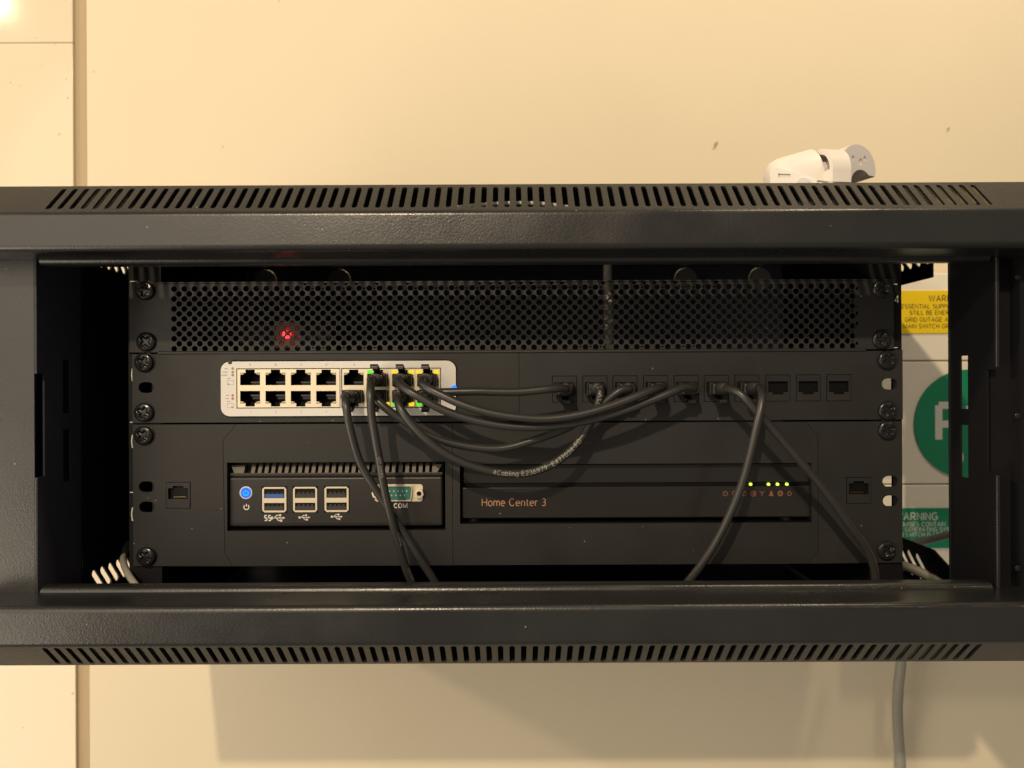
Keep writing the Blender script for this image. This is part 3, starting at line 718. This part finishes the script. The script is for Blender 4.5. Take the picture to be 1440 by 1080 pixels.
for k, u in enumerate((386, 429.3, 473.5)):
    x, z = c(u, 702.6-k*.3)
    def zz(v): return c(u, v-k*.3)[1]
    hw = 7.55; hh = 7.95
    shp = [(-hw+1.3, -hh), (hw-1.3, -hh), (hw, -hh+1.3), (hw, hh-1.3), (hw-1.3, hh), (-hw+1.3, hh), (-hw, hh-1.3), (-hw, -hh+1.3)]
    up_ = rect(-6.4, .95, 6.4, 6.9); lo_ = rect(-6.4, -6.8, 6.4, -2.0)
    MB().box(x-8.1, x+8.1, YC-.05, YC+.3, z-8.5, z+8.5).build('port_recess', HOLE, pc)
    us = MB().plate((x, YC-.5, z), (1, 0, 0), (0, 0, 1), shp, [up_, lo_], .4).build('usb_port', NICKEL, pc)
    MB().box(x-5.9, x+5.9, YC-.35, YC-.06, z+1.1, z+3.6).build('tongue', USBBLUE if k == 0 else USBBLACK, us)
    MB().box(x-5.9, x+5.9, YC-.35, YC-.06, z-6.6, z-4.2).build('tongue', USBBLACK, us)
    mm = MB()
    for i in range(4):
        for zz0 in (3.7, -4.1): mm.box(x-4.5+i*2.7, x-3.1+i*2.7, YC-.32, YC-.07, z+zz0, z+zz0+1.0)
    mm.build('contact_row', USBBLACK if k else PLUG, us)
# serial port
x, z = c(560.5, 693.0)
def dsub(w1, w2, h, r, n=4):
    return fillet([(0, h), (-w1, h), (-w2, -h), (w2, -h), (w1, h), (0, h)], [0, r, r, r, r, 0], n)[:-1]
cp = MB().plate((x, YC-.4, z), (1, 0, 0), (0, 0, 1), rrect(-15, -5.4, 15.2, 5.4, 1.6), [dsub(9.3, 8.2, 4.9, 1.8)], .45).build('com_port', NICKEL, pc)
MB().plate((x, YC-2.4, z), (1, 0, 0), (0, 0, 1), dsub(9.2, 8.1, 4.8, 1.7), [dsub(8.7, 7.7, 4.35, 1.6)], 2.4).build('shell', NICKEL, cp)
MB().plate((x, YC-1.2, z), (1, 0, 0), (0, 0, 1), dsub(8.65, 7.6, 4.3, 1.5), [], .8).build('insert', TEAL, cp)
mm = MB()
for i in range(5): mm.lathe((x-5.4+i*2.7, YC-1.2, z+1.3), (0, -1, 0), [(0, .45), (.5, .45)], 8)
for i in range(4): mm.lathe((x-4.05+i*2.7, YC-1.2, z-1.4), (0, -1, 0), [(0, .45), (.5, .45)], 8)
mm.build('pins', NICKEL, cp)
MB().box(x-7.4, x+7.4, YC-1.5, YC-1.25, z-3.1, z-2.7).build('insert_ridge', TEAL, cp)
for s in (-1, 1):
    MB().lathe((x+s*13.4, YC-.85, z-.1), (0, -1, 0), [(0, 2.9), (3.2, 2.9), (3.3, 2.5), (3.3, 1.7), (1.2, 1.6)], 6).build('hex_standoff', NICKEL, cp, 20)
    MB().lathe((x+s*13.4, YC-2.2, z-.1), (0, -1, 0), [(0, 1.55), (.05, 1.5)], 14).build('standoff_bore', HOLE, cp)

# ---------------------------------------------------------------- home automation hub
YH = 465.5
def h(u, v): x, _, z = pt(u, v, YH); return (x, z)
hub = thing('home_hub', 'wide gloss black hub box with copper lettering and four lime lights', 'hub', (h(895, 0)[0], YH+70, h(895, 735)[1]))
x0, zl = h(650, 727.4); x1 = h(1139, 0)[0]; zg0 = h(895, 684)[1]; zg1 = h(895, 679.8)[1]; zt_ = h(895, 652.6)[1]
MB().box(x0, x1, YH, YH+130, zl-1.0, zg0, bev=1.0).build('lower_body', HUB, hub)
MB().box(x0+.6, x1-.4, YH+1.6, YH+130, zg1, zt_, bev=.8).build('lid', HUB, hub)
MB().box(x0+1.5, x1-1.2, YH+2.6, YH+128, zg0-.2, zg1+.2).build('light_band', HOLE, hub)
for u in (666, 1112):
    xq, zq = h(u, 731.5); MB().lathe((xq, YH+9, zl-4.2), (0, 0, 1), [(0, 4.4), (3.3, 4.8)], 18).build('foot', PCBODY, hub)
m = MB(); xq, zq = h(678, 706.5); m.text('Home Center 3', xq, zq, 4.55, YH-.04, 'LEFT', wt=.095, gap=.175); m.build('lettering', ROSE, hub, 0)
for u in (1057, 1082.3, 1095, 1108.2):
    xq, zq = h(u, 681.6); lo = MB().lathe((xq, YH+2.4, zq), (0, -1, 0), [(0, 1.0), (.8, .95), (1.3, .6)], 14).build('status_led', LIMELED, hub)
m = MB(); yy = YH-.04; IU = [1020, 1033, 1046, 1059, 1071.5, 1084.5, 1097.3, 1110]
def ic(i): return h(IU[i], 694+(-.2*i*.1))
def ring(mb, x, z, r, wd, n=16, a0=0, a1=360):
    full = a1-a0 >= 360
    mb.stroke([(x+r*math.cos(R(a0+(a1-a0)*k/(n if full else n-1))), z+r*math.sin(R(a0+(a1-a0)*k/(n if full else n-1)))) for k in range(n)], wd, yy, full)
x, z = ic(0); ring(m, x, z, 1.2, .4, 12)
for a in range(0, 360, 60): m.stroke([(x+1.2*math.cos(R(a+30)), z+1.2*math.sin(R(a+30))), (x+1.9*math.cos(R(a+30)), z+1.9*math.sin(R(a+30)))], .5, yy)
x, z = ic(1); ring(m, x, z, 1.5, .4, 14, -40, 220)
x, z = ic(2); ring(m, x, z, 1.5, .4); m.stroke([(x, z-.7), (x, z+.9)], .4, yy)
x, z = ic(3); ring(m, x, z, 1.7, .45); ring(m, x, z, .8, .5)
x, z = ic(4); m.stroke([(x-1.5, z+1.3), (x, z+.6), (x+1.5, z+1.3)], .45, yy); m.stroke([(x, z+.6), (x, z-1.6)], .45, yy)
x, z = ic(5); m.disc(x, z+.8, .8, yy, 12); m.add([(x-1.6, yy, z-1.6), (x+1.6, yy, z-1.6), (x+.8, yy, z+.1), (x-.8, yy, z+.1)], [(0, 1, 2, 3)])
x, z = ic(6); ring(m, x, z, 1.3, .9); m.disc(x, z, .35, yy, 8)
x, z = ic(7); ring(m, x, z-.1, 1.25, .42, 6); m.stroke([(x, z+1.1), (x, z+1.7)], .4, yy)
m.build('status_icons', ROSED, hub, 0)

# ---------------------------------------------------------------- patch cables
def bend_text(mb, path, s0, body, size, r, ang0=0.0, mi=0, off=.0):
    """print lettering round a cable: text x runs along the path, y wraps round the jacket on the side facing the room"""
    tm = MB().text(body, 0, 0, size, 0, 'LEFT', wt=.13, gap=.24, cut=.11); vs = [(a, c) for a, b, c in tm.v]; fs = tm.f; cum = [0]
    for a, b in zip(path, path[1:]): cum.append(cum[-1]+(b-a).length)
    out = []
    for x, y in vs:
        s = min(max(s0+x, .01), cum[-1]-.01); i = max(k for k in range(len(cum)) if cum[k] <= s); i = min(i, len(path)-2)
        f = (s-cum[i])/(cum[i+1]-cum[i]); p = path[i].lerp(path[i+1], f)
        ta = (path[min(i+1, len(path)-1)]-path[max(i-1, 0)]).normalized(); tb = (path[min(i+2, len(path)-1)]-path[i]).normalized(); t = ta.lerp(tb, f).normalized()
        fr = Vector((0, -1, 0)); fr = (fr-t*fr.dot(t)).normalized(); up = t.cross(fr)*-1
        up = fr.cross(t)*1.0
        a = y/r+ang0; out.append(p+(fr*math.cos(a)+up*math.sin(a))*(r+.06))
    mb.add(out, fs, mi)
RC = 2.42
def plug(parent, x, z, yface, key, ydir=-1):
    """RJ45 plug with moulded boot, pushed into a socket whose face is at yface"""
    mb = MB().box(x-5.8, x+5.8, yface-6.5, yface+1.0, z-4.1, z+3.9, bev=.5)
    mb.box(x-5.2, x+5.2, yface-10.5, yface-6.2, z-3.9, z+3.7, bev=1.4)
    p = mb.build('plug', PLUG, parent)
    prof = [(0, 4.1), (2.0, 4.0)]
    for k in range(4): prof += [(2.2+k*2.6, 4.0-k*.25), (3.6+k*2.6, 3.9-k*.25), (3.7+k*2.6, 3.2-k*.12), (4.7+k*2.6, 3.1-k*.12)]
    prof += [(12.8, 2.9), (13.4, 2.5)]
    MB().lathe((x, yface-10.0, z), (0, -1, 0), prof, 20).build('strain_relief', PLUG, p)
    # clip: a springy strip that leaves the body at the nose and lifts away towards the cable
    k = key; pr = [(yface-1, z+k*4.3), (yface-6, z+k*6.0), (yface-11, z+k*7.9), (yface-13.5, z+k*8.6), (yface-14.6, z+k*8.2), (yface-14.6, z+k*6.6)]
    pr = fillet(pr, 1.2, 3)
    if k > 0: pr = pr[::-1]
    MB().sheet(pr, 1.0, x-2.2, x+2.2).build('clip', PLUG, p)
    return p
def sw_end(col, row):
    x, z = ports[(col, row)]; z += -.1 if row == 0 else .1; return x, z, YS, (1 if row == 0 else -1)
def ks_end(i): x, z = jpos[i]; return x, z-.1, YP-.2, -1
CABLES = []
def cable(label, ends, path, prints=()):
    """ends: (start, end or None); path: points (u, v, Y) traced along the cable"""
    first = ends[0]
    t = thing('patch_cable', label, 'cable', (first[0], first[2]-12, first[1]), 'black network patch cables')
    pts = [(first[0], first[2]-20, first[1]), (first[0], first[2]-23.5, first[1])]
    pts += [pt(*p) for p in path]
    if ends[1]: e = ends[1]; pts += [(e[0], e[2]-23.5, e[1]), (e[0], e[2]-20, e[1])]
    P = spline(pts, 2.5); 
    for _ in range(2): P = [P[0]]+[(P[i-1]+P[i]*2+P[i+1])/4 for i in range(1, len(P)-1)]+[P[-1]]
    sh = MB().tube(P, RC, 14).build('jacket', CABLE, t, 60)
    for e in ends:
        if e: plug(t, *e)
    for s0, body, size, rev, ang in prints:
        m = MB(); L_ = list(P)
        if rev: L_ = L_[::-1]
        bend_text(m, [Vector(v) for v in L_], s0, body, size, RC, ang); m.build('jacket_print', FADED, sh, 0)
    CABLES.append((t, P)); return t
# down from the switch into the bottom of the cabinet
cable('black patch cable leaving the leftmost occupied switch port and dropping to the bottom lip', (sw_end(4, 1), None),
      [(486, 566, 431), (490, 592, 430), (498, 625, 432), (507, 652, 434), (525, 683, 435), (541, 708, 436), (557, 733, 437), (573, 757, 438), (591, 787, 440), (604, 806, 442), (613, 821, 444), (620, 836, 447), (628, 850, 455)])
cable('black patch cable falling straight down from under the bright green light', (sw_end(5, 0), None),
      [(521, 552, 428), (522, 580, 427), (527, 612, 427), (533, 645, 428), (538, 675, 429), (543, 700, 430), (550, 728, 431), (558, 757, 434), (567, 788, 438), (574, 808, 441), (580, 821, 444), (588, 838, 448), (596, 850, 456)],
      ((52, 'UTP 24AWG', 1.5, False, .3), (98, '4Cabling', 1.5, False, .95), (122, 'E477034', 1.5, False, .9)))
# switch to jacks
cable('black patch cable ending in the third jack, hanging just above the white lettered curve', (sw_end(5, 1), ks_end(2)),
      [(534, 566, 434), (547, 578, 434), (570, 593, 435), (600, 611, 436), (630, 622, 437), (670, 629.5, 438), (707, 630.5, 439), (752, 618.5, 440), (790, 605, 441), (815, 592, 441), (835, 577, 440), (851, 565, 438.5), (866, 553, 436.5), (876, 546, 437)])
cable('black patch cable ending in the fifth jack, running just under the highest long curve', (sw_end(6, 0), ks_end(4)),
      [(562, 541, 432), (573, 549, 428), (590, 558.5, 427.5), (615, 573, 427.5), (650, 586.5, 428), (695, 597, 428.5), (745, 601, 429), (795, 597, 430), (832, 590, 431), (870, 580, 431), (920, 561.5, 432), (950, 549, 432.5), (966, 542.5, 435)])
cable('black patch cable with white lettering on its lowest curve, ending in the second jack', (sw_end(6, 1), ks_end(1)),
      [(560, 570, 431), (568, 582, 430), (582, 600, 430), (607, 624, 430.5), (636, 643.5, 432), (657, 653, 433), (695, 663.8, 435), (732, 666, 436), (757, 661.5, 437), (782, 650, 438), (808, 628, 440), (827, 602, 442), (838, 578, 440), (843, 560, 436), (845, 550, 435.5)],
      ((80, '4Cabling E236979  E477034-FD', 2.75, False, .1), (164, '75V 24AW', 2.5, False, .1)))
cable('black patch cable in the uppermost sagging curve, ending in the fourth jack', (sw_end(7, 0), ks_end(3)),
      [(590, 537, 431), (600, 545, 427), (622, 556, 425), (645, 567, 424), (682, 579, 423.5), (720, 586, 423.5), (770, 589, 424), (820, 582, 424.5), (870, 567, 425.5), (907, 552.5, 427), (926, 544.5, 431)])
cable('short black patch cable running almost level from the switch to the first jack', (sw_end(7, 1), ks_end(0)),
      [(606, 552.5, 432), (622, 551.5, 431), (645, 551, 431), (670, 550.3, 431), (695, 551, 431.5), (732, 551, 432), (765, 547.8, 432.5), (782, 545.8, 433), (792, 545.2, 436)])
# from jacks down into the bottom of the cabinet
cable('black cable slanting from the sixth jack down to the lower right corner, passing behind another', (ks_end(5), None),
      [(1036, 549.5, 433), (1046, 558, 431), (1062, 576.5, 430.5), (1090, 607.5, 431), (1116, 637.5, 432), (1145, 672, 434), (1174, 709, 437), (1196, 741, 440), (1212, 762, 442), (1223, 781, 444), (1229.5, 800, 446), (1231, 820, 448), (1231, 842, 453), (1229, 858, 466)])
cable('black cable hanging from the seventh jack, crossing in front of the slanting one', (ks_end(6), None),
      [(1072, 553, 429), (1070.5, 572, 426), (1064, 600, 425), (1055.5, 637, 425.5), (1045.5, 674, 427), (1033, 708, 429), (1015.5, 746, 432), (999, 775, 435.5), (982, 800, 439), (966, 820, 443), (950, 838, 449), (938, 850, 460)])

# ---------------------------------------------------------------- things glimpsed inside the cabinet
x, _, z = pt(400, 470, 505)
ps = thing('led_module', 'dark box behind the perforated panel with a bright red light', 'electronic module', (x, 525, z-14))
MB().box(x-34, x+30, 512, 570, z-14, z+9, bev=1.5).build('case', INNER, ps)
MB().lathe((x, 512, z), (0, -1, 0), [(0, 2.6), (3, 2.6), (4.6, 1.6), (5.2, .3)], 16).build('red_led', REDLED, ps)
MB().box(x-9, x+9, 511.2, 511.9, z-9, z+9).build('bezel', mat('red_glow_plate', (.22, .012, .012), .35), ps)  # red plate added to carry the LED's spreading glow in its colour
def loose(name, label, pts, r, m, cat='cable'):
    o = MB().tube(spline([pt(*p) for p in pts], 4), r, 12).build(name, m, None, 60); return tag(o, label, cat)
loose('grey_cable', 'grey cord hanging straight down behind the perforated panel, right of centre', [(856, 352, 505), (854.5, 380, 500), (855, 420, 497), (856, 460, 496), (856, 500, 497), (860, 560, 510), (870, 640, 540)], 3.0, GREYB, 'cord')
loose('network_lead', 'thin pale lead arched under the cabinet roof, seen through the top slots', [(590, 330, 520), (612, 300, 470), (648, 291, 414), (690, 287, 412), (730, 285.5, 412), (768, 287, 412), (797, 291, 414), (835, 305, 470), (860, 330, 520)], 1.15, WHITEPL, 'lead')
loose('pale_tube', 'pale grey cable curling at the bottom left behind the rack ear', [(180, 765, 520), (174, 780, 495), (174, 792, 476), (179, 805, 462), (185, 815, 455), (194, 827, 450), (206, 846, 452)], 2.1, GREYB)
loose('pale_tube', 'beige tube standing in for the lit base edge along the lower right vented rail', [(1235, 785, 640), (1262, 792, 585), (1290, 803, 548), (1320, 819, 520), (1335, 840, 500)], 3.6, GREYB)  # tube added in place of the floor panel's lit return
loose('power_lead', 'black lead crossing in front of the lower green sign', [(1240, 775, 560), (1272, 767, 575), (1300, 761, 590), (1335, 752, 600), (1375, 742, 610), (1400, 741, 640)], 3.0, CABLE)
loose('supply_cable', 'grey cable running down the wall below the cabinet on the right', [(1265, 860, 676), (1267, 930, 674), (1263.5, 965, 676), (1262, 995, 680), (1263, 1030, 684), (1266, 1070, 686), (1268, 1130, 688), (1268, 1300, 690)], 4.6, GREYC)

# ---------------------------------------------------------------- switchboard on the wall beside the cabinet, and its signs
YE = 660
def e(u, v, Y=YE): x, _, z = pt(u, v, Y); return (x, z)
sb = thing('switchboard', 'cream metal switchboard on the wall to the right of the cabinet', 'switchboard', (405, 680, e(1300, 850)[1]))
ex0, ex1 = 322, 490
zt0 = e(1325, 384)[1]; za = e(1300, 507.6)[1]; zb2 = e(1300, 681)[1]; zbo = e(1300, 860)[1]
MB().box(ex0+1, ex1-1, YE+4, YW-.2, zbo+1, zt0-1).build('enclosure', DARKJ, sb)
MB().box(ex0, ex1, YE, YE+30, za+.5, zt0, bev=1.2).build('cover_panel', BOARD, sb)
MB().box(ex0, ex1, YE, YE+30, zb2+.5, za-.5, bev=.8).build('cover_panel', BOARD, sb)
MB().box(ex0, ex1, YE, YE+30, zbo, zb2-.5, bev=1.2).build('cover_panel', BOARD, sb)
def sign(name, label, u0, v0, u1, v1, m, lines, tm):
    x0, z1 = e(u0, v0); x1, z0 = e(u1, v1)
    o = thing(name, label, 'sign', ((x0+x1)/2, YE, z0))
    MB().box(x0, x1, YE-1.2, YE-.05, z0, z1, bev=.3).build('sign_plate', m, o)
    g = MB()
    for body, u, v, size, al in lines: xx, zz = e(u, v); g.text(body, xx, zz, size*.74, YE-1.25, al, wt=.17, gap=.2)
    g.build('lettering', tm, o, 0)
sign('warning_sign', 'yellow warning sign, the upper one on the cream switchboard', 1252, 409, 1412, 468.5, YELLOW,
     [('WARNING', 1305.5, 420, 7.0, 'LEFT'), ('ESSENTIAL SUPPLY', 1267, 431.2, 4.9, 'LEFT'), ('STILL BE ENERGISED', 1278.5, 440, 4.9, 'LEFT'), ('GRID OUTAGE AND', 1272, 449.7, 4.9, 'LEFT'), ('MAIN SWITCH GRID', 1269.5, 459, 4.9, 'LEFT')], SIGNTXT)
sign('warning_sign', 'green oblong warning sign, the lowest one on the cream switchboard', 1252, 714.5, 1412, 770, GREEN,
     [('WARNING', 1258, 726, 8.4, 'LEFT'), ('PREMISES CONTAIN', 1255, 737, 4.9, 'LEFT'), ('A GENERATING SYSTEM', 1264, 744.3, 4.6, 'LEFT'), ('MAIN SWITCH IS LOCATED', 1252, 751.5, 4.6, 'LEFT')], SIGNW)
x, z = e(1361, 596)
rs = thing('round_sign', 'round green sign with large white letters on the cream switchboard', 'sign', (x, YE, z-48))
MB().plate((x, YE-1.2, z), (1, 0, 0), (0, 0, 1), circ(0, 0, 48.5, 64), [], 1.1).build('sign_plate', GREEN, rs)
g = MB(); xq, zq = e(1314, 594); g.text('PV', xq+3.2, zq, 30.5, YE-1.25, 'LEFT', wt=.21); xq, zq = e(1350.5, 643); g.text('D', xq-1.5, zq, 9.5, YE-1.25, 'CENTER', wt=.2, sx=.85); g.build('lettering', SIGNW, rs, 0)

# ---------------------------------------------------------------- white fitting lying on the cabinet roof
def t_(u, v, Y): return pt(u, v, Y)
hx, hy, hz = pt(1207, 236, 470)
br = thing('camera_bracket', 'white plastic camera mount lying on top of the black cabinet', 'bracket', (hx-25, hy+20, 110.2))
axv = Vector((.38, -.925, .0)).normalized()              # axis of the head, pointing out of the cabinet and a little right
face_x = Vector((0, 0, 1)).cross(axv).normalized()
RH = 14.8
head = arc(0, 0, RH, -16, 218, 30)+[(-11.6, -14), (-6.0, -14)]+arc(2.4, -9.6, 8.6, 200, 42, 14)
tear = lambda x, y, s: [(x+s*a, y+s*b) for a, b in ((0, 1.6), (-.8, .6), (-.9, -.3), (-.3, -1.0), (.5, -.9), (.9, -.1), (.7, .8))]
o0 = Vector((hx, hy, hz))
MB().plate(o0, face_x, (0, 0, 1), head, [tear(-4.2, 5.3, 1.5), tear(2.2, 3.5, 2.0), tear(5.8, 6.2, 1.5)], 1.2).build('end_face', GREYPL, br)
MB().plate(o0-axv*1.25, face_x, (0, 0, 1), [(a*1.02, b*1.02) for a, b in head], [], 26).build('barrel', WHITEPL, br)
# barrel lying along the front, and the clip ring at its right end with a hollow facing left
bl_, br_ = Vector(pt(1080, 540, 471)), Vector(pt(1147, 540, 470)); bl_.z = 124.5; br_.z = 131.6
Lb = (br_-bl_).length
MB().lathe(bl_, br_-bl_, [(0, .5), (.3, 4), (.8, 7.5), (2.0, 11.2), (4.5, 14.2), (9, 15.7), (13, 16.0), (Lb-1, 16.6), (Lb, 16.2)], 40).build('rear_barrel', WHITEPL, br)
ro = Vector(pt(1151, 246.5, 461)); ra = Vector((-.97, -.14, 0)).normalized(); rx = Vector((0, 0, 1)).cross(ra)
MB().plate(ro, rx, (0, 0, 1), arc(0, 0, 15.7, -10, 190, 30)+[(-15.4, -8), (15.4, -8)], [arc(0, 0, 12.4, 2, 178, 24)], 12).build('clip_ring', WHITEPL, br)
MB().plate(ro-ra*6, rx, (0, 0, 1), arc(0, 0, 12.3, 3, 177, 24), [], 1).build('hollow', GREYPL, br)
MB().lathe(ro-ra*6+rx*1.0+Vector((0, 0, 4)), ra, [(0, 4.2), (5.0, 4.0), (5.0, 2.3), (2, 2.2)], 20).build('pivot', WHITEPL, br)
# foot block along the front
fa = Vector(pt(1083, 246, 458)); fb = Vector(pt(1176, 250, 440)); fd = (fb-fa).normalized(); L_ = (fb-fa).length
blk = MB(); zt1 = pt(1083, 233.5, 458)[2]-fa.z; zt2 = pt(1176, 241.5, 440)[2]-fa.z
nrm = fd.cross(Vector((0, 0, 1)))
outl = fillet([(0, -18), (L_, -18), (L_, zt2), (0, zt1), (0, -18)], [0, 0, 1.0, 2.5, 0], 4)[:-1]
vents_ = [rect(4.8, -1.3, 12.2, 1.1), rect(27.5, -4.0, 34.0, -1.9)]
blk.plate(fa, fd, (0, 0, 1), outl, vents_, 1.6); blk.plate(fa-nrm*1.7, fd, (0, 0, 1), outl, [], 14, 0)
blk.build('foot_block', WHITEPL, br)
blk = MB()
for v in vents_: blk.plate(fa-nrm*1.2, fd, (0, 0, 1), v, [], .4)
blk.build('vent_slot', GREYPL, br)
MB().lathe(fa+fd*19.5+Vector((0, 0, -4.5)), nrm, [(0, 4.0), (1.0, 3.8), (1.3, 3.0)], 20).build('round_boss', GREYPL, br)
